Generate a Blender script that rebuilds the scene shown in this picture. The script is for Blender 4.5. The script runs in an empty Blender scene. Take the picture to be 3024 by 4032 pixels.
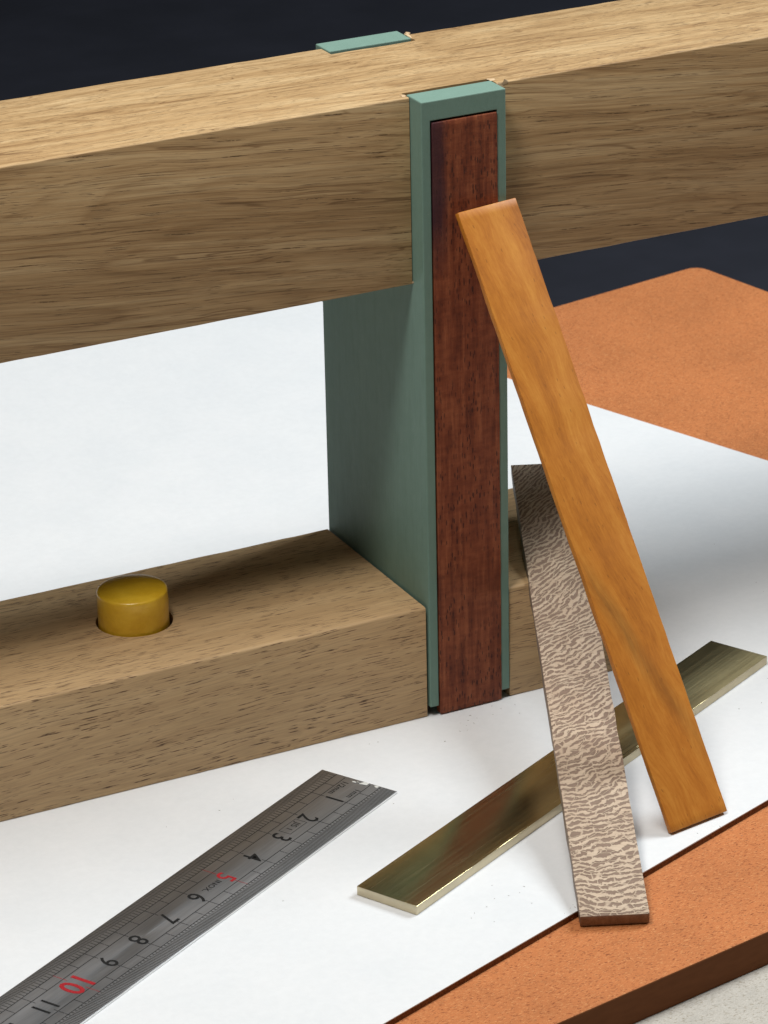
import bpy, bmesh, math, random
from mathutils import Vector, Matrix
from mathutils import noise as mnoise
random.seed(7)
S = 0.01                                   # everything below is written in centimetres
scene = bpy.context.scene
COL = scene.collection

# ------------------------------------------------------------------ camera
cd = bpy.data.cameras.new("camera")
cam = bpy.data.objects.new("camera", cd); COL.objects.link(cam)
Cp = Vector((-33.85991, -66.10871, 37.42151))
Rr = Vector((0.89181749, -0.45197192, -0.0195691))
Ru = Vector((0.19669635, 0.34843515, 0.91646249))
Rf = Vector((0.40739675, 0.82116644, -0.39964179))
M = Matrix(((Rr.x, Ru.x, -Rf.x, Cp.x*S), (Rr.y, Ru.y, -Rf.y, Cp.y*S), (Rr.z, Ru.z, -Rf.z, Cp.z*S), (0, 0, 0, 1)))
cam.matrix_world = M
cd.sensor_fit = 'AUTO'; cd.sensor_width = 36.0
cd.lens = 14582.557/4032.0*36.0
cd.clip_start = 0.02; cd.clip_end = 20.0
cd.dof.use_dof = True; cd.dof.focus_distance = 0.785; cd.dof.aperture_fstop = 95.0
scene.camera = cam
scene.view_settings.view_transform = 'Standard'
scene.view_settings.look = 'None'
scene.view_settings.exposure = -0.06
scene.view_settings.gamma = 1.0

# ------------------------------------------------------------------ room light
w = bpy.data.worlds.new("World"); scene.world = w; w.use_nodes = True
w.node_tree.nodes['Background'].inputs['Color'].default_value = (0.80, 0.93, 1.0, 1)
w.node_tree.nodes['Background'].inputs['Strength'].default_value = 0.035

def area(name, pos, target, sx, sy, power, col):
    l = bpy.data.lights.new(name, 'AREA'); l.shape = 'RECTANGLE'
    l.size = sx*S; l.size_y = sy*S; l.energy = power; l.color = col
    o = bpy.data.objects.new(name, l); COL.objects.link(o)
    o.location = Vector(pos)*S
    d = (Vector(target)-Vector(pos)).normalized()
    o.rotation_euler = d.to_track_quat('-Z', 'Y').to_euler()
    return o
area("overhead_softbox", (-6, -3, 62), (1, 2, 4), 27, 25, 1.60, (1.0, 0.985, 0.955))
area("front_left_light", (-22, -13.5, 60), (0, 2, 5), 12, 10, 1.80, (1.0, 0.975, 0.93))  # small unseen light from the front left, sets the diagonal edge on the post
area("fill_softbox", (66, 6, 66), (8, 4, 0), 36, 34, 7.9, (0.88, 0.955, 1.0))

# ------------------------------------------------------------------ helpers
def tag(o, label=None, cat=None, group=None, kind=None):
    if label: o['label'] = label
    if cat: o['category'] = cat
    if group: o['group'] = group
    if kind: o['kind'] = kind
    return o
def link(name, me, mat, parent=None, loc=None, rot=None):
    if mat is not None:
        for m in (mat if isinstance(mat, (list, tuple)) else [mat]): me.materials.append(m)
    o = bpy.data.objects.new(name, me); COL.objects.link(o)
    if parent: o.parent = parent
    if loc is not None: o.location = Vector(loc)*S
    if rot is not None: o.rotation_euler = rot
    return o
def empty(name, loc=(0, 0, 0), rot=(0, 0, 0)):
    o = bpy.data.objects.new(name, None); COL.objects.link(o)
    o.empty_display_size = 0.01
    o.location = Vector(loc)*S; o.rotation_euler = rot
    return o
def from_bm(name, bm, smooth=False):
    me = bpy.data.meshes.new(name)
    bmesh.ops.scale(bm, vec=(S, S, S), verts=bm.verts)
    bmesh.ops.recalc_face_normals(bm, faces=bm.faces)
    if smooth:
        for f in bm.faces: f.smooth = True
    bm.to_mesh(me); bm.free(); return me
def box_bm(x0, x1, y0, y1, z0, z1, bm=None):
    bm = bm or bmesh.new()
    v = [bm.verts.new((x, y, z)) for x in (x0, x1) for y in (y0, y1) for z in (z0, z1)]
    for q in ((0, 1, 3, 2), (4, 6, 7, 5), (0, 4, 5, 1), (2, 3, 7, 6), (0, 2, 6, 4), (1, 5, 7, 3)):
        bm.faces.new([v[i] for i in q])
    return bm
def bar_bm(L, y0, y1, z0, z1, radii, seg=40, jit=0.004, seed=0, csub=3, x0=0.0, freq=1.3, endr=0.02, bow=None):
    """A bar along x: a rounded section (one radius per corner: y0z0, y1z0, y1z1, y0z1) swept over many rings
    whose corners wander a little, as planed and sawn wood does."""
    bm = bmesh.new()
    cor = ((y0, z0, math.pi), (y1, z0, 1.5*math.pi), (y1, z1, 0.0), (y0, z1, 0.5*math.pi))
    base = []
    for (cy, cz, a0), r in zip(cor, radii):
        oy = cy + (r if cy == y0 else -r); oz = cz + (r if cz == z0 else -r)
        for k in range(csub+1):
            a = a0 + 0.5*math.pi*k/csub
            base.append((oy+r*math.cos(a), oz+r*math.sin(a), len(base)))
    my, mz = (y0+y1)/2, (z0+z1)/2
    xs = [x0, x0+endr*0.4, x0+endr] + [x0+L*i/seg for i in range(1, seg)] + [x0+L-endr, x0+L-endr*0.4, x0+L]
    rings = []
    for xi, x in enumerate(xs):
        inset = {0: endr, 1: endr*0.35}.get(xi, {len(xs)-1: endr, len(xs)-2: endr*0.35}.get(xi, 0.0))
        ring = []
        for y, z, k in base:
            c = k//(csub+1)
            jy = jit*mnoise.noise((x*freq+seed*7.1, c*3.7, seed))*1.6 + jit*0.6*mnoise.noise((x*freq*5+seed, c*5.1, 4.0))
            jz = jit*mnoise.noise((x*freq+seed*3.3, c*9.7, seed+5))*1.6 + jit*0.6*mnoise.noise((x*freq*5+seed, c*2.1, 9.0))
            yy = y+jy - inset*(1 if y > my else -1); zz = z+jz - inset*(1 if z > mz else -1)
            if bow: zz += bow(x)
            ring.append(bm.verts.new((x, yy, zz)))
        rings.append(ring)
    n = len(base)
    for a, b in zip(rings, rings[1:]):
        for i in range(n):
            bm.faces.new((a[i], a[(i+1) % n], b[(i+1) % n], b[i]))
    bm.faces.new(rings[0]); bm.faces.new(list(reversed(rings[-1])))
    return bm
def auto_smooth(o, ang=35):
    me = o.data
    for p in me.polygons: p.use_smooth = True
    me.set_sharp_from_angle(angle=math.radians(ang))
def boolean_cut(o, cutters):
    for me in cutters:
        c = bpy.data.objects.new("cut", me); COL.objects.link(c); c.matrix_world = o.matrix_world
        m = o.modifiers.new("b", 'BOOLEAN'); m.operation = 'DIFFERENCE'; m.solver = 'EXACT'; m.object = c
        dg = bpy.context.evaluated_depsgraph_get(); dg.update()
        new = bpy.data.meshes.new_from_object(o.evaluated_get(dg))
        o.modifiers.clear(); old = o.data; o.data = new
        bpy.data.objects.remove(c)
def bevel(o, wd, seg=2, ang=40):
    m = o.modifiers.new("edge", 'BEVEL'); m.width = wd*S; m.segments = seg
    m.limit_method = 'ANGLE'; m.angle_limit = math.radians(ang); m.harden_normals = False
    for p in o.data.polygons: p.use_smooth = False
    return m

# ------------------------------------------------------------------ node helper
class NT:
    def __init__(self, name):
        self.m = bpy.data.materials.new(name); self.m.use_nodes = True
        self.t = self.m.node_tree; self.n = self.t.nodes; self.l = self.t.links
        self.b = self.n['Principled BSDF']
        tc = self.n.new('ShaderNodeTexCoord')
        mp = self.n.new('ShaderNodeVectorMath'); mp.operation = 'SCALE'; mp.inputs['Scale'].default_value = 1/S
        self.l.new(tc.outputs['Object'], mp.inputs[0]); self.co = mp.outputs[0]     # centimetres
    def put(self, sock, v):
        if isinstance(v, bpy.types.NodeSocket): self.l.new(v, sock)
        elif v is not None: sock.default_value = v
    def map(self, v, scale=(1, 1, 1), rot=(0, 0, 0), loc=(0, 0, 0)):
        n = self.n.new('ShaderNodeMapping'); self.put(n.inputs['Vector'], v)
        n.inputs['Scale'].default_value = scale; n.inputs['Rotation'].default_value = rot; n.inputs['Location'].default_value = loc
        return n.outputs[0]
    def noise(self, v, s=1.0, d=3.0, r=0.55, dist=0.0, color=False):
        n = self.n.new('ShaderNodeTexNoise'); self.put(n.inputs['Vector'], v)
        n.inputs['Scale'].default_value = s; n.inputs['Detail'].default_value = d
        n.inputs['Roughness'].default_value = r; n.inputs['Distortion'].default_value = dist
        return n.outputs['Color' if color else 'Fac']
    def vor(self, v, s=1.0, feat='F1', rnd=1.0, out='Distance'):
        n = self.n.new('ShaderNodeTexVoronoi'); n.feature = feat; self.put(n.inputs['Vector'], v)
        n.inputs['Scale'].default_value = s; n.inputs['Randomness'].default_value = rnd
        return n.outputs[out]
    def ramp(self, f, stops, interp='LINEAR'):
        n = self.n.new('ShaderNodeValToRGB'); self.put(n.inputs[0], f); r = n.color_ramp; r.interpolation = interp
        while len(r.elements) < len(stops): r.elements.new(0.5)
        for e, (p, c) in zip(r.elements, stops):
            e.position = p; e.color = (c if len(c) == 4 else (*c, 1)) if isinstance(c, tuple) else (c, c, c, 1)
        return n.outputs[0]
    def mix(self, f, a, b, mode='MIX'):
        n = self.n.new('ShaderNodeMix'); n.data_type = 'RGBA'; n.blend_type = mode
        self.put(n.inputs[0], f)
        for s, v in ((n.inputs[6], a), (n.inputs[7], b)):
            if isinstance(v, tuple) and len(v) == 3: v = (*v, 1)
            self.put(s, v)
        return n.outputs[2]
    def math(self, op, a, b=None, c=None):
        n = self.n.new('ShaderNodeMath'); n.operation = op
        for s, v in zip(n.inputs, (a, b, c)): self.put(s, v)
        return n.outputs[0]
    def vadd(self, a, b):
        n = self.n.new('ShaderNodeVectorMath'); n.operation = 'ADD'; self.put(n.inputs[0], a); self.put(n.inputs[1], b); return n.outputs[0]
    def vmul(self, a, b):
        n = self.n.new('ShaderNodeVectorMath'); n.operation = 'MULTIPLY'; self.put(n.inputs[0], a); self.put(n.inputs[1], b); return n.outputs[0]
    def warp(self, v, s, amt, d=2.0):
        c = self.noise(v, s, d, color=True)
        return self.vadd(v, self.vmul(self.vadd(c, (-.5, -.5, -.5)), amt))
    def sep(self, v):
        n = self.n.new('ShaderNodeSeparateXYZ'); self.put(n.inputs[0], v); return n.outputs
    def bump(self, h, dist, strength=1.0, prev=None):
        n = self.n.new('ShaderNodeBump'); self.put(n.inputs['Height'], h)
        n.inputs['Distance'].default_value = dist*S; n.inputs['Strength'].default_value = strength
        if prev is not None: self.put(n.inputs['Normal'], prev)
        return n.outputs[0]
    def out(self, color=None, rough=0.6, metal=0.0, normal=None, spec=0.5, **kw):
        self.put(self.b.inputs['Base Color'], color if not (isinstance(color, tuple) and len(color) == 3) else (*color, 1))
        self.put(self.b.inputs['Roughness'], rough); self.b.inputs['Metallic'].default_value = metal
        self.b.inputs['Specular IOR Level'].default_value = spec
        if normal is not None: self.put(self.b.inputs['Normal'], normal)
        for k, v in kw.items(): self.put(self.b.inputs[k.replace('_', ' ')], v)
        return self.m

def wood(name, light, mid, dark, pore, wav=0.35, band=2.2, pore_len=0.9, pore_w=16, pore_amt=0.5, rot=(0, 0, 0),
         rough=0.55, fine=0.35, streak=0.0, contrast=1.0, loc=(0, 0, 0), pore_thr=0.22, rings=0.0, ringn=14.0):
    n = NT(name)
    v = n.map(n.co, rot=rot, loc=loc)
    slow = n.map(v, scale=(0.16, 0.55, 0.55))
    c = n.noise(slow, 1.0, 2.0, color=True)
    wv = n.vadd(v, n.vmul(n.vadd(c, (-.5, -.5, -.5)), (0.0, wav*2.2, wav*2.2)))
    b1 = n.noise(n.map(wv, scale=(0.07, band, band)), 1.0, 4.0, 0.6)
    b2 = n.noise(n.map(wv, scale=(0.25, band*5, band*5)), 1.0, 4.0, 0.65)
    f = n.math('ADD', n.math('MULTIPLY', b1, 0.62), n.math('MULTIPLY', b2, 0.38))
    h = 0.17/contrast
    col = n.ramp(f, [(0.5-h, dark), (0.5, mid), (0.5+h, light)])
    # fine fibres
    ff = n.noise(n.map(wv, scale=(0.7, 30, 30)), 1.0, 3.0, 0.7)
    col = n.mix(fine, col, n.mix(1.0, col, n.ramp(ff, [(0.32, 0.62), (0.5, 1.0), (0.7, 1.28)]), 'MULTIPLY'))
    rg = n.math('FRACT', n.math('MULTIPLY', n.noise(n.map(wv, scale=(0.045, 0.5, 0.5), loc=(1, 4, 2)), 1.0, 1.0, 0.4), ringn))
    ringm = n.ramp(rg, [(0.0, 0.35), (0.12, 0.0), (0.60, 0.08), (0.93, 1.0), (1.0, 0.35)])
    if rings > 0:
        rm = n.math('MULTIPLY', ringm, n.ramp(n.noise(n.map(wv, scale=(0.3, 2.5, 2.5)), 1.0, 3.0), [(0.35, 0.2), (0.65, 1.0)]))
        col = n.mix(n.math('MULTIPLY', rm, rings), col, n.mix(1.0, col, (0.62, 0.54, 0.46), 'MULTIPLY'))
    if rings > 0.5:
        for i, (fy, wdt, am) in enumerate(((6.0, 0.010, 0.65), (11.0, 0.012, 0.40), (3.2, 0.007, 0.75))):
            g2 = n.noise(n.map(wv, scale=(0.03+.015*i, fy, fy), loc=(i*4, i*2, 1)), 1.0, 1.5, 0.4)
            ln = n.ramp(n.math('ABSOLUTE', n.math('SUBTRACT', g2, 0.5)), [(wdt*.4, 1.0), (wdt*1.6, 0.0)])
            gt = n.ramp(n.noise(n.map(wv, scale=(0.16, 4, 4), loc=(i, 9, i)), 1.0, 3.0, .6), [(0.44, 0.0), (0.58, 1.0)])
            col = n.mix(n.math('MULTIPLY', n.math('MULTIPLY', ln, gt), am), col, n.mix(1.0, col, (0.42, 0.34, 0.28), 'MULTIPLY'))
    # open pores, short dashes along the grain, gathered in belts
    pv = n.warp(wv, 2.0, (0.0, 0.02, 0.02))
    cell = n.map(pv, scale=(pore_len, pore_w, pore_w))
    vd = n.vor(cell, 1.0)
    thr = n.ramp(n.noise(n.map(wv, scale=(0.12, 1.4, 1.4)), 1.0, 3.0, 0.6), [(0.36, pore_thr*0.75), (0.62, pore_thr*1.05)])
    pm = n.math('MULTIPLY', n.math('SUBTRACT', thr, vd), 18.0); pm = n.math('MINIMUM', n.math('MAXIMUM', pm, 0.0), 1.0)
    thr2 = n.math('MULTIPLY', thr, n.math('ADD', 0.82, n.math('MULTIPLY', ringm, 0.3)))
    vd2 = n.vor(n.map(pv, scale=(pore_len*1.6, pore_w*1.1, pore_w*1.1), loc=(7, 3, 5)), 1.0)
    pm2 = n.math('MULTIPLY', n.math('SUBTRACT', thr2, vd2), 18.0)
    pm = n.math('MINIMUM', n.math('MAXIMUM', pm, pm2), 1.0)
    pm = n.math('MAXIMUM', pm, 0.0)
    soft = n.math('MULTIPLY', pm, n.ramp(n.noise(n.map(pv, scale=(5, 9, 9)), 1.0, 2.0), [(0.36, 0.25), (0.6, 1.0)]))
    col = n.mix(n.math('MULTIPLY', soft, pore_amt), col, pore)
    if streak > 0:
        sv = n.vor(n.map(pv, scale=(0.22, 8, 8), loc=(3, 1, 2)), 1.0)
        belts = n.ramp(n.noise(n.map(wv, scale=(0.10, 1.1, 1.1), loc=(5, 0, 0)), 1.0, 2.0), [(0.38, 0.0), (0.50, 1.0)])
        sv2 = n.vor(n.map(pv, scale=(0.3, 10, 10), loc=(9, 4, 6)), 1.0)
        sm = n.math('MULTIPLY', n.ramp(n.math('MINIMUM', sv, sv2), [(0.08, 1.0), (0.16, 0.0)]), belts)
        broken = n.ramp(n.noise(n.map(pv, scale=(9, 30, 30)), 1.0, 2.0), [(0.38, 0.25), (0.52, 1.0)])
        col = n.mix(n.math('MULTIPLY', n.math('MULTIPLY', sm, streak), broken), col, pore)
    hgt = n.math('SUBTRACT', n.math('MULTIPLY', ff, 0.35), soft)
    bmp = n.bump(hgt, 0.008, 0.5)
    return n.out(col, n.math('ADD', n.math('MULTIPLY', ff, 0.15), rough-0.07), normal=bmp, spec=0.35)

R = math.radians
M_beam = wood('oak_beam_wood', (0.53, 0.375, 0.20), (0.435, 0.282, 0.135), (0.30, 0.175, 0.074), (0.10, 0.055, 0.022),
              wav=0.17, band=2.8, pore_len=0.34, pore_w=26, pore_amt=0.85, streak=0.95, rot=(R(3), R(-5.5), R(0.6)), fine=0.55, rings=0.7, ringn=17)
M_base = wood('brown_base_wood', (0.60, 0.415, 0.225), (0.53, 0.352, 0.182), (0.44, 0.282, 0.14), (0.10, 0.052, 0.026),
              wav=0.22, band=1.4, rings=0.2, ringn=9, pore_len=0.8, pore_w=23, pore_amt=1.0, rot=(0, R(1.5), R(0.8)), fine=0.45, pore_thr=0.28, contrast=0.8, loc=(2, 5, 1))

def green():
    n = NT('sea_green_stained_board')
    a = n.noise(n.co, 3.0, 5.0, 0.6); b = n.noise(n.co, 26.0, 3.0, 0.6)
    col = n.ramp(a, [(0.35, (0.162, 0.262, 0.214)), (0.65, (0.172, 0.275, 0.226))])
    sp = n.noise(n.map(n.co, scale=(1, 1, .4)), 9.0, 4.0, 0.7)
    col = n.mix(n.ramp(sp, [(0.62, 0.0), (0.78, 0.35)]), col, (0.17, 0.23, 0.17))
    sm = n.noise(n.map(n.co, scale=(6, 6, 0.7)), 1.0, 4.0, 0.7)
    col = n.mix(n.ramp(sm, [(0.50, 0.0), (0.72, 0.14)]), col, (0.10, 0.165, 0.13))
    dots = n.ramp(n.vor(n.co, 5.0), [(0.03, 0.6), (0.07, 0.0)])
    col = n.mix(n.math('MULTIPLY', dots, n.ramp(sm, [(0.45, 0.0), (0.55, 1.0)])), col, (0.30, 0.36, 0.28))
    b2 = n.noise(n.map(n.co, scale=(9, 9, 3)), 1.0, 4.0, 0.7)
    return n.out(col, n.math('ADD', 0.5, n.math('MULTIPLY', sm, 0.25)), normal=n.bump(n.math('ADD', n.math('MULTIPLY', b, .4), b2), 0.012, 0.8), spec=0.3)
M_green = green()

def padauk():
    n = NT('dark_red_inlay_wood')
    v = n.warp(n.co, 0.8, (0.05, 0.05, 0.0))
    g1 = n.noise(n.map(v, scale=(9, 9, 0.5)), 1.0, 4.0, 0.65)
    g2 = n.noise(n.map(v, scale=(3.2, 3.2, 1.4)), 1.0, 4.0, 0.6)
    rip = n.noise(n.map(v, scale=(2.6, 2.6, 7.5), rot=(0, R(14), 0)), 1.0, 3.0, 0.6)
    f = n.math('ADD', n.math('MULTIPLY', g1, 0.45), n.math('ADD', n.math('MULTIPLY', g2, 0.33), n.math('MULTIPLY', rip, 0.22)))
    col = n.ramp(f, [(0.34, (0.075, 0.016, 0.007)), (0.48, (0.195, 0.046, 0.018)), (0.62, (0.32, 0.095, 0.038))])
    # dark sapwood stain down the upper left edge
    s = n.sep(n.warp(n.co, 1.2, (0.28, 0, 0.4)))
    edge = n.math('MULTIPLY', n.ramp(s[0], [(0.25, 1.0), (0.42, 0.9), (0.62, 0.0)]),
                  n.ramp(n.math('MULTIPLY', s[2], 1/14.0), [(0.74, 0.0), (0.83, 1.0)]))
    col = n.mix(n.math('MULTIPLY', edge, 0.85), col, (0.035, 0.012, 0.022))
    pores = n.math('LESS_THAN', n.vor(n.map(v, scale=(17, 17, 4.0)), 1.0), 0.27)
    gate = n.ramp(n.noise(n.map(v, scale=(1.2, 1.2, .5)), 1.0, 2.0), [(0.40, 0.15), (0.55, 1.0)])
    pm = n.math('MULTIPLY', pores, gate)
    col = n.mix(n.math('MULTIPLY', pm, 0.75), col, (0.03, 0.008, 0.006))
    cross = n.noise(n.map(v, scale=(5, 5, 22)), 1.0, 3.0, 0.6)
    h = n.math('ADD', n.math('SUBTRACT', g1, n.math('MULTIPLY', pm, .6)), n.math('MULTIPLY', cross, 0.5))
    return n.out(col, 0.6, normal=n.bump(h, 0.022, 0.8), spec=0.3)
M_red = padauk()

def satin():
    n = NT('amber_orange_wood')
    v = n.warp(n.map(n.co, rot=(0, 0, R(-9))), 0.28, (0.0, 1.0, 0.6))
    a = n.noise(n.map(v, scale=(0.25, 2.2, 2.2)), 1.0, 3.0, 0.5)
    b = n.noise(n.map(v, scale=(2.5, 18, 18)), 1.0, 4.0, 0.7)
    mot = n.noise(n.co, 5.0, 5.0, 0.65)
    f = n.math('ADD', n.math('MULTIPLY', a, 0.54), n.math('ADD', n.math('MULTIPLY', b, 0.34), n.math('MULTIPLY', mot, 0.12)))
    col = n.ramp(f, [(0.35, (0.36, 0.115, 0.012)), (0.5, (0.50, 0.175, 0.019)), (0.66, (0.61, 0.25, 0.036))])
    # one long dark streak that drifts across the lower half
    s = n.sep(n.warp(n.co, 0.55, (0.0, 0.30, 0.0)))
    cen = n.math('ADD', -1.95, n.math('MULTIPLY', s[0], 0.325))
    d = n.math('ABSOLUTE', n.math('SUBTRACT', s[1], cen))
    along = n.ramp(n.math('MULTIPLY', s[0], 1/13.8), [(0.04, 0.0), (0.20, 0.8), (0.36, 1.0), (0.46, 0.0)])
    st = n.math('MULTIPLY', n.ramp(d, [(0.02, 1.0), (0.30, 0.0)]), along)
    st = n.math('MULTIPLY', st, n.ramp(n.noise(n.map(v, scale=(0.8, 10, 10)), 1.0, 4.0, 0.6), [(0.3, 0.45), (0.6, 1.0)]))
    col = n.mix(n.math('MULTIPLY', st, 0.62), col, (0.15, 0.062, 0.014))
    fl = n.math('LESS_THAN', n.vor(n.map(v, scale=(2.2, 8, 8)), 1.0), 0.10)
    col = n.mix(n.math('MULTIPLY', fl, 0.5), col, (0.20, 0.075, 0.012))
    return n.out(col, 0.46, normal=n.bump(b, 0.004, 0.6), spec=0.4)
M_amber = satin()

def lacewood():
    n = NT('lacewood_figure')
    v = n.warp(n.co, 0.35, (0.5, 0.35, 0.0), 1.0)
    v = n.warp(v, 3.0, (0.10, 0.10, 0.0), 3.0)
    # flakes lie across the strip, drifting from level at the foot to steep at the top
    sx_ = n.sep(v)
    u = n.math('ADD', sx_[0], n.math('MULTIPLY', sx_[1], n.math('ADD', 0.08, n.math('MULTIPLY', sx_[0], 0.075))))
    cb = n.n.new('ShaderNodeCombineXYZ'); n.put(cb.inputs[0], u); n.put(cb.inputs[1], sx_[1]); n.put(cb.inputs[2], sx_[2])
    row = n.math('ADD', n.math('MULTIPLY', u, 6.6), n.math('ADD', n.math('MULTIPLY', n.noise(n.co, 0.9, 2.0, .5), 5.0), n.math('MULTIPLY', n.noise(n.co, 4.5, 3.0, .6), 1.5)))
    tri = n.math('MULTIPLY', n.math('ABSOLUTE', n.math('SUBTRACT', n.math('FRACT', row), 0.5)), 2.0)
    brk = n.noise(n.map(n.warp(cb.outputs[0], 3.0, (0.1, 0.1, 0)), scale=(7.0, 5.2, 2)), 1.0, 3.0, 0.6)
    web = n.vor(n.map(n.warp(cb.outputs[0], 3.0, (0.12, 0.12, 0)), scale=(6.0, 3.4, 1.5)), 1.0, 'DISTANCE_TO_EDGE')
    f0 = n.math('ADD', tri, n.math('MULTIPLY', n.math('SUBTRACT', brk, 0.5), 1.7))
    flake = n.math('MULTIPLY', n.ramp(f0, [(0.34, 0.0), (0.54, 1.0)]), n.ramp(web, [(0.02, 0.15), (0.075, 1.0)]))
    cellc = n.noise(n.map(n.co, scale=(3, 3, 3)), 1.0, 3.0, .6, color=True)
    pale = n.ramp(n.noise(n.co, 1.5, 4.0, 0.6), [(0.35, (0.52, 0.385, 0.275)), (0.65, (0.61, 0.475, 0.35))])
    brown = n.mix(n.sep(cellc)[0], (0.22, 0.15, 0.108), (0.31, 0.215, 0.16))
    col = n.mix(flake, pale, brown)
    fib = n.noise(n.map(n.co, scale=(30, 4, 4)), 1.0, 3.0, 0.7)
    col = n.mix(0.35, col, n.mix(1.0, col, n.ramp(fib, [(0.3, 0.6), (0.5, 1.0), (0.7, 1.25)]), 'MULTIPLY'))
    h = n.math('ADD', n.math('MULTIPLY', flake, -1.0), n.math('MULTIPLY', fib, 0.3))
    return n.out(col, 0.7, normal=n.bump(h, 0.016, 0.9), spec=0.25)
M_lace = lacewood()
M_lace_side = wood('lacewood_edge_grain', (0.36, 0.28, 0.215), (0.27, 0.20, 0.155), (0.18, 0.13, 0.10), (0.09, 0.05, 0.03),
                   band=7, pore_amt=0.4, wav=0.1)

def mdf(name, base, lightf, darkf, edge=False):
    n = NT(name)
    big = n.noise(n.co, 0.35, 4.0, 0.6)
    md = n.noise(n.co, 3.2, 5.0, 0.65)
    f = n.math('ADD', n.math('MULTIPLY', big, 0.6), n.math('MULTIPLY', md, 0.4))
    k = 0.88
    col = n.ramp(f, [(0.36, tuple(c*k for c in base)), (0.5, base), (0.64, tuple(min(1, c*1.09) for c in base))])
    hs = None
    w0 = n.warp(n.co, 7.0, (0.12, 0.12, 0.12), 2.0)
    for i, (ang, tone, amt, thr) in enumerate(((20, darkf, .8, .17), (75, lightf, .5, .17), (-35, lightf, .5, .16), (-70, darkf, .8, .16),
                                              (48, lightf, .6, .13), (105, darkf, .6, .11), (0, lightf, .5, .12))):
        vv = n.map(w0, rot=(0, 0, R(ang)), scale=(5.0, 22, 10), loc=(i*3.3, i*1.7, 0))
        fl = n.ramp(n.vor(vv, 1.0), [(thr, 1.0), (thr+.07, 0.0)])
        col = n.mix(n.math('MULTIPLY', fl, amt), col, tone)
        hs = fl if hs is None else n.math('ADD', hs, fl)
    gr = n.noise(n.co, 38.0, 3.0, 0.7)
    col = n.mix(0.5, col, n.mix(1.0, col, n.ramp(gr, [(0.3, 0.7), (0.5, 1.0), (0.7, 1.25)]), 'MULTIPLY'))
    return n.out(col, 0.72, normal=n.bump(n.math('ADD', n.math('MULTIPLY', hs, 0.3), gr), 0.010, 0.7), spec=0.25)
M_orange = mdf('orange_fibreboard', (0.50, 0.172, 0.056), (0.72, 0.33, 0.13), (0.22, 0.055, 0.016))
n = NT('shaded_board_edge')
M_oedge = n.out(n.mix(n.noise(n.map(n.co, scale=(2, 2, 9)), 1.0, 4.0, .6), (0.15, 0.050, 0.016), (0.23, 0.082, 0.028)), 0.7, spec=0.15)  # smooth cut edge, its brown deepened to carry the shade on the sides
M_grey = mdf('grey_fibreboard', (0.49, 0.455, 0.40), (0.58, 0.54, 0.48), (0.30, 0.25, 0.18))

def paper():
    n = NT('white_card_face')
    a = n.noise(n.co, 0.5, 4.0, 0.6); b = n.noise(n.co, 14.0, 5.0, 0.7)
    col = n.ramp(a, [(0.35, (0.70, 0.708, 0.715)), (0.65, (0.73, 0.732, 0.735))])
    sp = n.vor(n.co, 2.1)
    g = n.ramp(n.vor(n.co, 2.1, out='Color'), [(0.90, 0.0), (0.93, 1.0)])
    col = n.mix(n.math('MULTIPLY', n.math('LESS_THAN', sp, 0.028), g), col, (0.35, 0.32, 0.29))
    col = n.mix(0.05, col, n.ramp(n.noise(n.co, 5.0, 4.0, 0.7), [(0.35, 0.5), (0.65, 1.0)]))
    return n.out(col, 0.75, normal=n.bump(b, 0.004, 0.5), spec=0.2)
M_paper = paper()
n = NT('dark_brown_layer')
M_card_lower = n.out(n.ramp(n.noise(n.co, 22.0, 4.0, 0.7), [(0.35, (0.10, 0.04, 0.015)), (0.65, (0.26, 0.11, 0.04))]), 0.85, spec=0.1)

def brass(name, rough, base=(0.62, 0.50, 0.22), satin_amt=1.0):
    n = NT(name)
    st = n.noise(n.map(n.co, scale=(0.25, 16, 16)), 1.0, 4.0, 0.75)
    bl = n.noise(n.co, 1.3, 4.0, 0.6)
    sc = n.ramp(n.vor(n.map(n.co, scale=(0.35, 10, 10)), 1.0), [(0.012, 1.0), (0.03, 0.0)])
    col = n.mix(n.ramp(bl, [(0.4, 0.0), (0.7, 0.5)]), base, tuple(c*0.72 for c in base))
    col = n.mix(n.math('MULTIPLY', n.ramp(st, [(0.45, 0.0), (0.7, 1.0)]), .30), col, (0.70, 0.62, 0.38))
    rg = n.math('ADD', rough, n.math('MULTIPLY', n.math('SUBTRACT', st, 0.5), 0.22))
    rub = n.ramp(n.math('MULTIPLY', n.sep(n.warp(n.co, .6, (2.0, 0, 0)))[0], 1/13.9), [(0.45, 0.0), (0.85, 1.0)])   # the far end is scoured duller
    rg = n.math('ADD', rg, n.math('MULTIPLY', rub, 0.15))
    h = n.math('ADD', n.math('MULTIPLY', st, 0.6), n.math('MULTIPLY', sc, 1.2))
    return n.out(col, rg, 1.0, normal=n.bump(h, 0.0022*satin_amt, 0.7), Anisotropic=0.35)
M_brass = brass('brushed_brass', 0.24, (0.80, 0.69, 0.38))
M_brass_cut = brass('sawn_brass_edge', 0.48, (0.66, 0.58, 0.42), 4.0)

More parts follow.
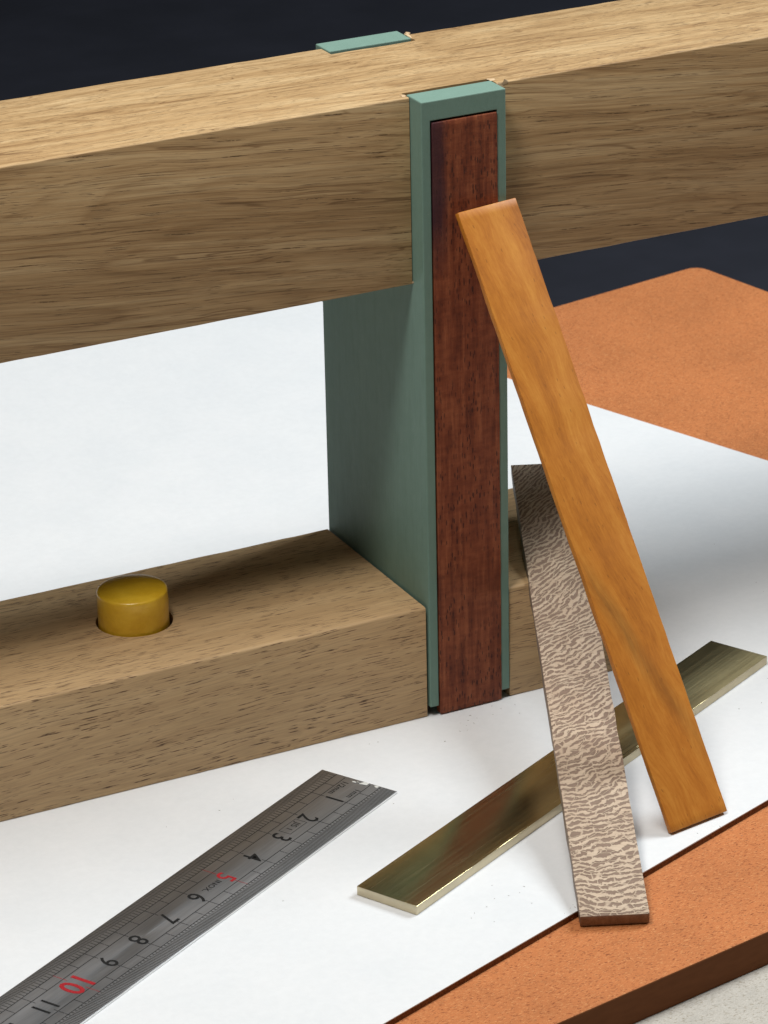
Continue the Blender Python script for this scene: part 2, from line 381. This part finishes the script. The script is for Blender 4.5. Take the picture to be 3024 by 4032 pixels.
def steel():
    n = NT('brushed_steel')
    st = n.noise(n.map(n.co, scale=(0.5, 40, 40)), 1.0, 4.0, 0.75)
    bl = n.noise(n.map(n.co, scale=(0.5, 3, 3)), 1.0, 4.0, 0.6)
    sc = n.ramp(n.vor(n.map(n.co, scale=(0.8, 7, 7), rot=(0, 0, R(17))), 1.0), [(0.012, 1.0), (0.03, 0.0)])
    col = n.ramp(n.math('ADD', n.math('MULTIPLY', st, .6), n.math('MULTIPLY', bl, .4)), [(0.35, (0.32, 0.33, 0.345)), (0.65, (0.47, 0.48, 0.50))])
    col = n.mix(n.math('MULTIPLY', sc, 0.5), col, (0.8, 0.8, 0.8))
    return n.out(col, n.math('ADD', 0.36, n.math('MULTIPLY', st, 0.16)), 1.0, normal=n.bump(st, 0.0015, 0.6), Anisotropic=0.3)
M_steel = steel()
n = NT('bright_steel_edge'); M_steel_edge = n.out((0.78, 0.78, 0.77), 0.35, 1.0)
def ink(name, c):
    n = NT(name)
    return n.out(n.mix(n.ramp(n.noise(n.co, 30.0, 3.0, .7), [(0.4, 0.0), (0.7, 0.6)]), c, tuple(min(1, x*2+.03) for x in c)), 0.6, spec=0.15)
M_black_ink = ink('black_etched_ink', (0.006, 0.006, 0.006))
M_grey_ink = ink('worn_grey_etching', (0.022, 0.022, 0.020))
M_red_ink = ink('red_etched_ink', (0.26, 0.009, 0.013))

def peg():
    n = NT('mustard_yellow_lacquer')
    a = n.noise(n.co, 2.2, 4.0, 0.6); b = n.noise(n.map(n.co, scale=(1, 1, 1.6)), 5.0, 4.0, 0.65)
    col = n.ramp(a, [(0.35, (0.76, 0.44, 0.018)), (0.65, (0.86, 0.54, 0.036))])
    return n.out(col, 0.34, normal=n.bump(n.math('ADD', b, n.math('MULTIPLY', n.noise(n.co, 14.0, 3.0, .6), .3)), 0.020, 0.7), spec=0.5, Coat_Weight=0.5, Coat_Roughness=0.22)
M_peg = peg()
n = NT('dark_navy_cloth_paper')
M_back = n.out(n.mix(n.ramp(n.vor(n.co, 0.45), [(0.010, 0.5), (0.03, 0.0)]), n.ramp(n.noise(n.co, .3, 4.0, .6), [(0.35, (0.0125, 0.0135, 0.019)), (0.65, (0.016, 0.017, 0.024))]), (0.12, 0.13, 0.14)),
               0.85, normal=n.bump(n.noise(n.co, 9.0, 4.0, .7), 0.01, 0.5), spec=0.15)
n = NT('pale_torn_fibre'); M_torn = n.out(n.ramp(n.noise(n.map(n.co, scale=(3, 20, 20)), 1.0, 3.0), [(0.3, (0.42, 0.27, 0.15)), (0.7, (0.66, 0.50, 0.32))]), 0.8, spec=0.1)

# ------------------------------------------------------------------ surroundings
TP = 0.155; BT = 0.78                       # white card thickness, fibreboard thickness
zt = -TP-BT
o = link('work_surface', from_bm('work_surface', box_bm(-60, 60, -45, 13.6, zt-2.0, zt)), M_grey); tag(o, kind='structure')
# dark seamless sheet: lies on the surface behind the board and sweeps up
bm = bmesh.new(); prof = []
prof += [(13.65, zt-0.05), (60, zt-0.05), (110, zt-0.05)]
for k in range(1, 13):
    a = R(90*k/12); prof.append((110+30*math.sin(a), zt-0.05+30*(1-math.cos(a))))
prof.append((140, 170))
# the front edge of the sheet stays under the card and the orange board
rows = []
for x in (-160, -30, 0, 30, 200):
    rows.append([bm.verts.new((x, y, z)) for y, z in prof] + [bm.verts.new((x, y+.1, z-.05 if z < 100 else z)) for y, z in reversed(prof)])
nn = len(rows[0])
for a, b in zip(rows, rows[1:]):
    for i in range(nn): bm.faces.new((a[i], a[(i+1) % nn], b[(i+1) % nn], b[i]))
o = link('backdrop', from_bm('backdrop', bm), M_back, loc=(0, 0, 0)); tag(o, kind='structure'); auto_smooth(o, 30)

# orange board: rotated rectangle with one small rounded corner in view
def corner_poly(pts, rads, seg=6):
    out = []
    for i, p in enumerate(pts):
        a = Vector(pts[i-1]); b = Vector(p); c = Vector(pts[(i+1) % len(pts)]); r = rads[i]
        if r <= 0: out.append(tuple(b)); continue
        u = (a-b).normalized(); v = (c-b).normalized(); half = u.angle(v)/2; d = r/math.tan(half)
        cen = b+(u+v).normalized()*(r/math.sin(half)); s = b+u*d-cen; e = b+v*d-cen
        a0 = math.atan2(s.y, s.x); a1 = math.atan2(e.y, e.x)
        da = (a1-a0+math.pi) % (2*math.pi)-math.pi
        for k in range(seg+1): out.append((cen.x+r*math.cos(a0+da*k/seg), cen.y+r*math.sin(a0+da*k/seg)))
    return out
def prism(poly, z0, z1):
    bm = bmesh.new()
    b = [bm.verts.new((x, y, z0)) for x, y in poly]; t = [bm.verts.new((x, y, z1)) for x, y in poly]
    bm.faces.new(list(reversed(b))); bm.faces.new(t)
    for i in range(len(poly)):
        j = (i+1) % len(poly); bm.faces.new((b[i], b[j], t[j], t[i]))
    return bm
fa = R(10.7); fd = Vector((math.cos(fa), math.sin(fa)))
P0 = Vector((-3.91, -12.53))
pA = P0-fd*30; pB = P0+fd*28
cB = Vector((20.9, 22.9)); bl = Vector((15.45, 21.94))-cB; bl.normalize()
# right edge runs from the back corner down to the right
pr = Vector((21.8, 18.6))-cB; pr.normalize()
def isect(p, d, q, e):
    t = ((q-p).x*e.y-(q-p).y*e.x)/(d.x*e.y-d.y*e.x); return p+d*t
pR = isect(P0, fd, cB, pr); pL = cB+bl*52
poly = corner_poly([tuple(pA), tuple(pR), tuple(cB), tuple(pL)], [0.3, 0.3, 0.45, 0.3])
orange = link('orange_board', from_bm('orange_board', prism(poly, zt, -TP)), [M_orange, M_oedge])
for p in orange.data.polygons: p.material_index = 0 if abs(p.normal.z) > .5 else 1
tag(orange, 'thick orange fibreboard lying under the white card, with brown shaded edge', 'board'); bevel(orange, 0.03, 2)

# white card: white face over a dark brown lower layer; the far end curls up slightly
ca = R(20.2); cu = Vector((math.cos(ca), math.sin(ca))); cv = Vector((-math.sin(ca), math.cos(ca)))
q0 = Vector((4.49, -6.97))
qR = isect(q0, cu, Vector((12.37, 14.61)), -cv)
def card(z0, z1, grow=0.0, jit=0.0):
    bm = bmesh.new(); nx, ny = 40, 44; Wd, Ln = 44.0, 34.5; g = []
    for top in (0, 1):
        gg = []
        for j in range(ny+1):
            row = []
            for i in range(nx+1):
                s = -Wd*i/nx + (grow if i == 0 else 0); t = Ln*j/ny - (grow if j == 0 else 0)
                if j == 0: t += jit*mnoise.noise((s*2.3, top*1.0, 0.0))
                p = qR+cu*s+cv*t; z = (z1 if top else z0)
                t2 = max(0.0, t-18.5); z += 0.0075*t2*t2
                row.append(bm.verts.new((p.x, p.y, z)))
            gg.append(row)
        g.append(gg)
    for top in (0, 1):
        for j in range(ny):
            for i in range(nx):
                f = (g[top][j][i], g[top][j][i+1], g[top][j+1][i+1], g[top][j+1][i]); bm.faces.new(f)
    for j in range(ny):
        for i in (0, nx): bm.faces.new((g[0][j][i], g[0][j+1][i], g[1][j+1][i], g[1][j][i]))
    for i in range(nx):
        for j in (0, ny): bm.faces.new((g[0][j][i], g[0][j][i+1], g[1][j][i+1], g[1][j][i]))
    return bm
sheet = empty('white_card', (0, 0, 0))
tag(sheet, 'large smooth white card on top of the orange board, under the ruler and wooden frame', 'card')
link('card_face', from_bm('card_face', card(-0.022, 0.0, 0.0, 0.006)), M_paper, sheet)
link('card_lower_layer', from_bm('card_lower_layer', card(-TP+0.002, -0.0225, -0.004, 0.008)), M_card_lower, sheet)

# ------------------------------------------------------------------ the joined frame
W, D, ZT, Z0 = 2.017, 5.046, 14.337, 10.157
frame = empty('wooden_frame_joint', (0, 0, 0))
tag(frame, 'oak rail and brown base block joined by an upright sea green post', 'wooden frame')
YF, YB, BX = 0.50, 4.73, 2.702
rail = link('rail', from_bm('rail', bar_bm(64, YF, YB, Z0, ZT-0.02, (0.04, 0.04, 0.05, 0.03), seg=200, jit=0.006, seed=1, x0=-30)), M_beam, frame)
boolean_cut(rail, [from_bm('c', box_bm(-0.02, W+0.05, -1, 0.86, Z0-1, ZT+1)), from_bm('c', box_bm(-0.03, W+0.03, 4.20, 6, Z0-1, ZT+1))])
auto_smooth(rail, 38)
base = link('base_block', from_bm('base_block', bar_bm(31.35, 0.055, 5.02, 0.0, BX, (0.04, 0.03, 0.03, 0.06), seg=110, jit=0.006, seed=2, x0=-26)), M_base, frame)
boolean_cut(base, [from_bm('c', box_bm(-0.055, W+0.03, -1, 0.95, -1, 4)), from_bm('c', box_bm(-0.055, W+0.03, 4.05, 6, -1, 4)),
                   from_bm('c', box_bm(-0.055, W+0.03, 0.5, 4.5, 1.95, 4))])
PX, PY = -6.02, 2.60
bmc = bmesh.new(); bmesh.ops.create_cone(bmc, cap_ends=True, segments=72, radius1=0.855, radius2=0.855, depth=3.0, matrix=Matrix.Translation((PX+0.05, PY+0.0, BX+0.3)))
boolean_cut(base, [from_bm('c', bmc)])
auto_smooth(base, 38)
# upright post: an H seen from its edge, its prongs straddle the rail above and the web of the base below
prof = [(0, .235), (.88, .235), (.88, 1.93), (4.12, 1.93), (4.12, .235), (D, .235), (D, ZT), (4.36, ZT), (4.36, Z0+.01), (.68, Z0+.01), (.68, ZT), (0, ZT)]
bm = bmesh.new()
a = [bm.verts.new((0, y, z)) for y, z in prof]; b = [bm.verts.new((W, y, z)) for y, z in prof]
bm.faces.new(a); bm.faces.new(list(reversed(b)))
for i in range(len(prof)):
    j = (i+1) % len(prof); bm.faces.new((a[i], a[j], b[j], b[i]))
post = link('post', from_bm('post', bm), M_green, frame)
boolean_cut(post, [from_bm('c', box_bm(0.215, 1.805, -1, 0.20, -1, 13.902))])
bevel(post, 0.022, 2, 50)
# inlay strip sits in the groove, a hair proud of it, with a dark gap above and to the left
inl = link('inlay_strip', from_bm('inlay_strip', bar_bm(13.83, 0.245, 1.80, -0.022, 0.185, (0.012,)*4, seg=90, jit=0.006, seed=5, freq=3, endr=0.012)), M_red, post)
me = inl.data
for v in me.vertices:                       # local bar (x along, y across, z deep) -> stand it up in the groove
    x, y, z = v.co; v.co = (y, z, x+0.03*S)
me.flip_normals(); auto_smooth(inl, 40)
tag(inl, 'dark red wood strip with a black stain at its upper left')

# torn fibres beside the prongs
def chip(pts, name='torn_splinter'):
    bm = bmesh.new(); vs = [bm.verts.new(p) for p in pts]
    c = sum((Vector(p) for p in pts), Vector())/len(pts)
    bmesh.ops.convex_hull(bm, input=vs)
    o = link(name, from_bm(name, bm), M_torn, frame); return o
for sd, (cx, cy, cz, lx, ly, lz) in enumerate(((W+.11, YF-.004, ZT-.16, .16, .012, .20), (W+.24, YF-.002, ZT-.04, .10, .012, .10), (W+.03, 4.55, ZT-.005, .05, .18, .06),
                                                (W+.10, 4.70, ZT+.0, .07, .07, .05), (-.06, .70, ZT-.01, .07, .10, .02), (W+.06, .78, ZT-.012, .09, .10, .014), (-.01, YF-.005, Z0+.05, .035, .02, .05))):
    random.seed(sd+3); pts = []
    for k in range(14):
        u = [random.uniform(-1, 1) for _ in range(3)]
        pts.append((cx+lx*u[0], cy+ly*u[1], cz+lz*u[2]*(1-abs(u[0])*.6)))
    o = chip(pts); 
# peg in the base
bm = bmesh.new(); PR = 0.785; HT = 0.775
pr_ = [(0.0, -1.1), (PR-.03, -1.1), (PR, -1.07), (PR+.004, -0.2), (PR, 0.2), (PR+0.006, 0.45), (PR-.002, HT-0.05), (PR-.010, HT-.02), (PR-.03, HT), (PR-.07, HT+.012),
       (PR*.7, HT+.045), (PR*.45, HT+.068), (PR*.2, HT+.080), (0, HT+.083)]
SEG = 96; rings = []
for r, z in pr_:
    if r == 0: rings.append([bm.verts.new((0, 0, z))]); continue
    rings.append([bm.verts.new(((r+.006*mnoise.noise((math.cos(2*math.pi*k/SEG)*1.5, math.sin(2*math.pi*k/SEG)*1.5, z*3)))*math.cos(2*math.pi*k/SEG),
                               (r+.006*mnoise.noise((math.cos(2*math.pi*k/SEG)*1.5, math.sin(2*math.pi*k/SEG)*1.5, z*3)))*math.sin(2*math.pi*k/SEG), z)) for k in range(SEG)])
for A, B in zip(rings, rings[1:]):
    for k in range(SEG):
        j = (k+1) % SEG
        if len(A) == 1: bm.faces.new((A[0], B[k], B[j]))
        elif len(B) == 1: bm.faces.new((A[k], A[j], B[0]))
        else: bm.faces.new((A[k], A[j], B[j], B[k]))
pegm = from_bm('peg', bm, True)
o = link('peg', pegm, M_peg, loc=(PX+.035, PY-.005, BX), rot=(R(0.3), R(-0.8), 0))
tag(o, 'short round mustard yellow peg with glossy domed top standing in the brown base', 'peg')

# ------------------------------------------------------------------ strips and bars
def frame_rot(wv, sv, nv):
    # local x along the strip, y across, z out of its face
    m = Matrix((sv, wv, nv)).transposed(); return m.to_euler()
def strip(name, B, az, lean, L, Wd, T, mat, seed, jit, label, cat, rad=0.02, bow=None, freq=1.3, seg=70):
    a, l = R(az), R(lean)
    wv = Vector((math.cos(a), math.sin(a), 0)); bv = Vector((-math.sin(a), math.cos(a), 0))
    sv = bv*math.cos(l)+Vector((0, 0, math.sin(l))); nv = wv.cross(sv)
    # right-handed frame with x=s, y=-w, z=n
    bm = bar_bm(L, -Wd, 0, 0, T, (rad,)*4, seg=seg, jit=jit, seed=seed, freq=freq, endr=rad, bow=bow)
    m = Matrix((sv, -wv, nv)).transposed()
    o = link(name, from_bm(name, bm), mat, loc=B, rot=m.to_euler())
    auto_smooth(o, 38); tag(o, label, cat); return o
amber = strip('amber_wood_strip', (1.846, -7.262, 0.012), 9.784, 59.02, 13.809, 1.55, 0.125, M_amber, 11, 0.010,
              'smooth amber orange wood strip leaning on the green post, foot on the white card', 'wood strip', rad=0.011)
lace = strip('lacewood_strip', (-1.574, -9.515, -TP+0.012), -23.3, 14.3, 15.12, 1.40, 0.27, None, 13, 0.012,
             'pale flecked lacewood strip resting on the base block, foot on the orange board', 'wood strip', rad=0.011)
lace.data.materials.append(M_lace); lace.data.materials.append(M_lace_side)
for p in lace.data.polygons:
    if p.normal.z < 0.6: p.material_index = 1

ba = R(27.32)
bb = bar_bm(13.917, 0, 1.501, 0, 0.206, (0.006, 0.006, 0.008, 0.008), seg=40, jit=0.0015, seed=21, endr=0.007)
br = link('brass_bar', from_bm('brass_bar', bb), [M_brass, M_brass_cut], loc=(-4.359, -7.753, 0.004), rot=(0, 0, ba))
for p in br.data.polygons:
    if p.normal.z < 0.6: p.material_index = 1
auto_smooth(br, 30); tag(br, 'flat brass bar lying on the white card beneath both leaning strips', 'metal bar')

# ------------------------------------------------------------------ steel ruler
RW, RT = 1.961, 0.05
ruler = empty('steel_ruler', (-3.283, -1.176, 0.0), (0, 0, R(209.76)))
tag(ruler, 'brushed steel ruler with black and red centimetre numerals, lying flat on the white card', 'ruler')
bm = bar_bm(15.6, 0, RW, 0.006, RT, (0.006,)*4, seg=30, jit=0.0006, seed=31, endr=0.007)
bl_ = link('blade', from_bm('blade', bm), [M_steel, M_steel_edge], ruler)
for p in bl_.data.polygons:
    if p.normal.z < 0.5: p.material_index = 1
auto_smooth(bl_, 30)
ZI = RT+0.0015
def quad(bm, x0, x1, y0, y1, z=ZI):
    vs = [bm.verts.new(c) for c in ((x0, y0, z), (x1, y0, z), (x1, y1, z), (x0, y1, z), (x0, y0, z-.0012), (x1, y0, z-.0012), (x1, y1, z-.0012), (x0, y1, z-.0012))]
    for q in ((0, 1, 2, 3), (7, 6, 5, 4), (0, 4, 5, 1), (1, 5, 6, 2), (2, 6, 7, 3), (3, 7, 4, 0)): bm.faces.new([vs[i] for i in q])
L1, L2, L3, L4 = (0.205*RW, 0.33*RW, 0.665*RW, 0.79*RW)
for y in (L1, L2, L3, L4):
    bm = bmesh.new(); quad(bm, 0.02 if y in (L1, L4) else 0.06, 15.5, y-0.008, y+0.008)
    link('guide_line', from_bm('guide_line', bm), M_black_ink, ruler)
random.seed(5)
for far in (True, False):                                    # millimetre comb along the far edge, half millimetres along the near one
    bm = bmesh.new(); k = 1
    while k*0.05 < 15.2:
        x = k*0.05
        if far:
            if k % 2 == 0: quad(bm, x-.0075, x+.0075, 0.02, L1-0.01)
            elif k: quad(bm, x-.006, x+.006, 0.02, L1*0.62)
        else:
            quad(bm, x-.0095, x+.0095, (L4+0.01) if k % 2 == 0 else L4+0.06, RW-0.03)
        k += 1
    o = link('edge_graduations', from_bm('edge_graduations', bm), M_grey_ink, ruler); o['kind'] = 'stuff'
for kind in ('black', 'red'):
    bm = bmesh.new()
    for k in range(1, 31):
        x = k*0.5; red = k in (10, 20, 30)
        if red != (kind == 'red'): continue
        e = 0.10 if k % 2 == 0 else 0.0
        for lo, hi in ((L1, L2+e), (L3-e, L4)):
            y = lo
            while y < hi-0.01:                                # a broken, hand-etched looking stroke
                y2 = min(hi, y+random.uniform(.06, .14)); quad(bm, x-.007, x+.007, y, y2, ZI+0.0004); y = y2+random.uniform(0, .02)
    o = link('centimetre_marks', from_bm('centimetre_marks', bm), M_black_ink if kind == 'black' else M_red_ink, ruler); o['kind'] = 'stuff'
def text(body, x, y, size, mat, name, bold=0.0, sx=1.0):
    cu_ = bpy.data.curves.new('t', 'FONT'); cu_.body = body; cu_.align_x = 'CENTER'; cu_.align_y = 'CENTER'
    cu_.size = size*S; cu_.extrude = 0.0004*S; cu_.offset = bold*S; cu_.resolution_u = 3; cu_.space_character = 1.05
    t = bpy.data.objects.new('t', cu_); COL.objects.link(t)
    dg = bpy.context.evaluated_depsgraph_get(); dg.update()
    me = bpy.data.meshes.new_from_object(t.evaluated_get(dg)); bpy.data.objects.remove(t)
    me.materials.clear(); me.name = name
    for v in me.vertices: v.co.x *= sx
    # reading direction runs along +x of the ruler, letter tops point to the near edge (+y)
    o = link(name, me, mat, ruler, loc=(x, y, ZI+0.0006)); return o
for k in range(1, 15):
    red = k in (5, 10)
    big = k == 10
    text(str(k), k*1.0, RW*0.497, 0.80 if big else 0.64, M_red_ink if red else M_black_ink, 'numeral', 0.014 if big else 0.005, 0.85)
text('1/2mm', 0.52, RW*0.395, 0.22, M_black_ink, 'small_lettering', 0.002)
text('1mm', 0.58, RW*0.615, 0.20, M_black_ink, 'small_lettering', 0.002)
text('JIS 1', 2.47, RW*0.475, 0.21, M_black_ink, 'small_lettering', 0.001, 1.0)
text('INOX.', 5.45, RW*0.49, 0.19, M_black_ink, 'small_lettering', 0.002)
bm = bmesh.new()
x0, x1, y0, y1 = 2.17, 2.79, RW*0.40, RW*0.555
for c in ((x0, x1, y0, y0+.010), (x0, x1, y1-.010, y1), (x0, x0+.010, y0, y1), (x1-.010, x1, y0, y1)): quad(bm, *c, ZI+.0003*c[0])
link('lettering_box', from_bm('lettering_box', bm), M_black_ink, ruler)
# crumbs of pale filler stuck at the ruler's end
n = NT('pale_filler_crumb'); M_crumb = n.out((0.62, 0.62, 0.58), 0.7)
for cx, cy, lx, ly, s in ((0.09, 1.16, 0.075, 0.10, 1), (0.07, 1.45, 0.045, 0.07, 2), (0.14, 0.93, 0.03, 0.05, 3), (0.10, 1.02, 0.02, 0.04, 4)):
    random.seed(s); bm = bmesh.new()
    vs = [bm.verts.new((cx+lx*random.uniform(-1, 1), cy+ly*random.uniform(-1, 1), RT+random.uniform(0.0, 0.018))) for _ in range(16)]
    bmesh.ops.convex_hull(bm, input=vs)
    link('filler_crumb', from_bm('filler_crumb', bm), M_crumb, ruler)
# loose sawdust on the card
n = NT('sawdust'); M_dust = n.out((0.22, 0.18, 0.14), 0.9)
bm = bmesh.new(); random.seed(12)
spots = [(-1.2, -9.2, 10, .35), (-3.0, -8.6, 6, .5), (6.5, -3.0, 5, 1.2), (-1.7, -0.4, 3, .2), (8.0, -1.0, 6, 2.0), (-4.0, -2.2, 4, .8), (3.2, -6.6, 5, .3), (-6, -4.5, 6, 2.5), (2.8, -7.8, 5, .5), (9.5, 1.0, 5, 2.0), (-2.2, -7.6, 4, .3), (0.4, -0.6, 8, .35), (1.6, -0.35, 7, .3)]
for x, y, c, s in spots:
    for _ in range(c):
        px, py = random.gauss(x, s), random.gauss(y, s); a = random.uniform(0, 6.28); ll = random.uniform(.01, .035); ww = random.uniform(.004, .008)
        d = Vector((math.cos(a), math.sin(a))); e = Vector((-d.y, d.x))
        vs = [bm.verts.new((px+d.x*ll*i+e.x*ww*j, py+d.y*ll*i+e.y*ww*j, z)) for i, j, z in ((-1, -1, .0015), (1, -1, .0015), (.4, 1, .0015), (-.2, .2, .008), (.5, .1, .007))]
        bmesh.ops.convex_hull(bm, input=vs)
o = link('sawdust', from_bm('sawdust', bm), M_dust); tag(o, 'few dark specks of sawdust scattered on the white card', 'sawdust', kind='stuff')
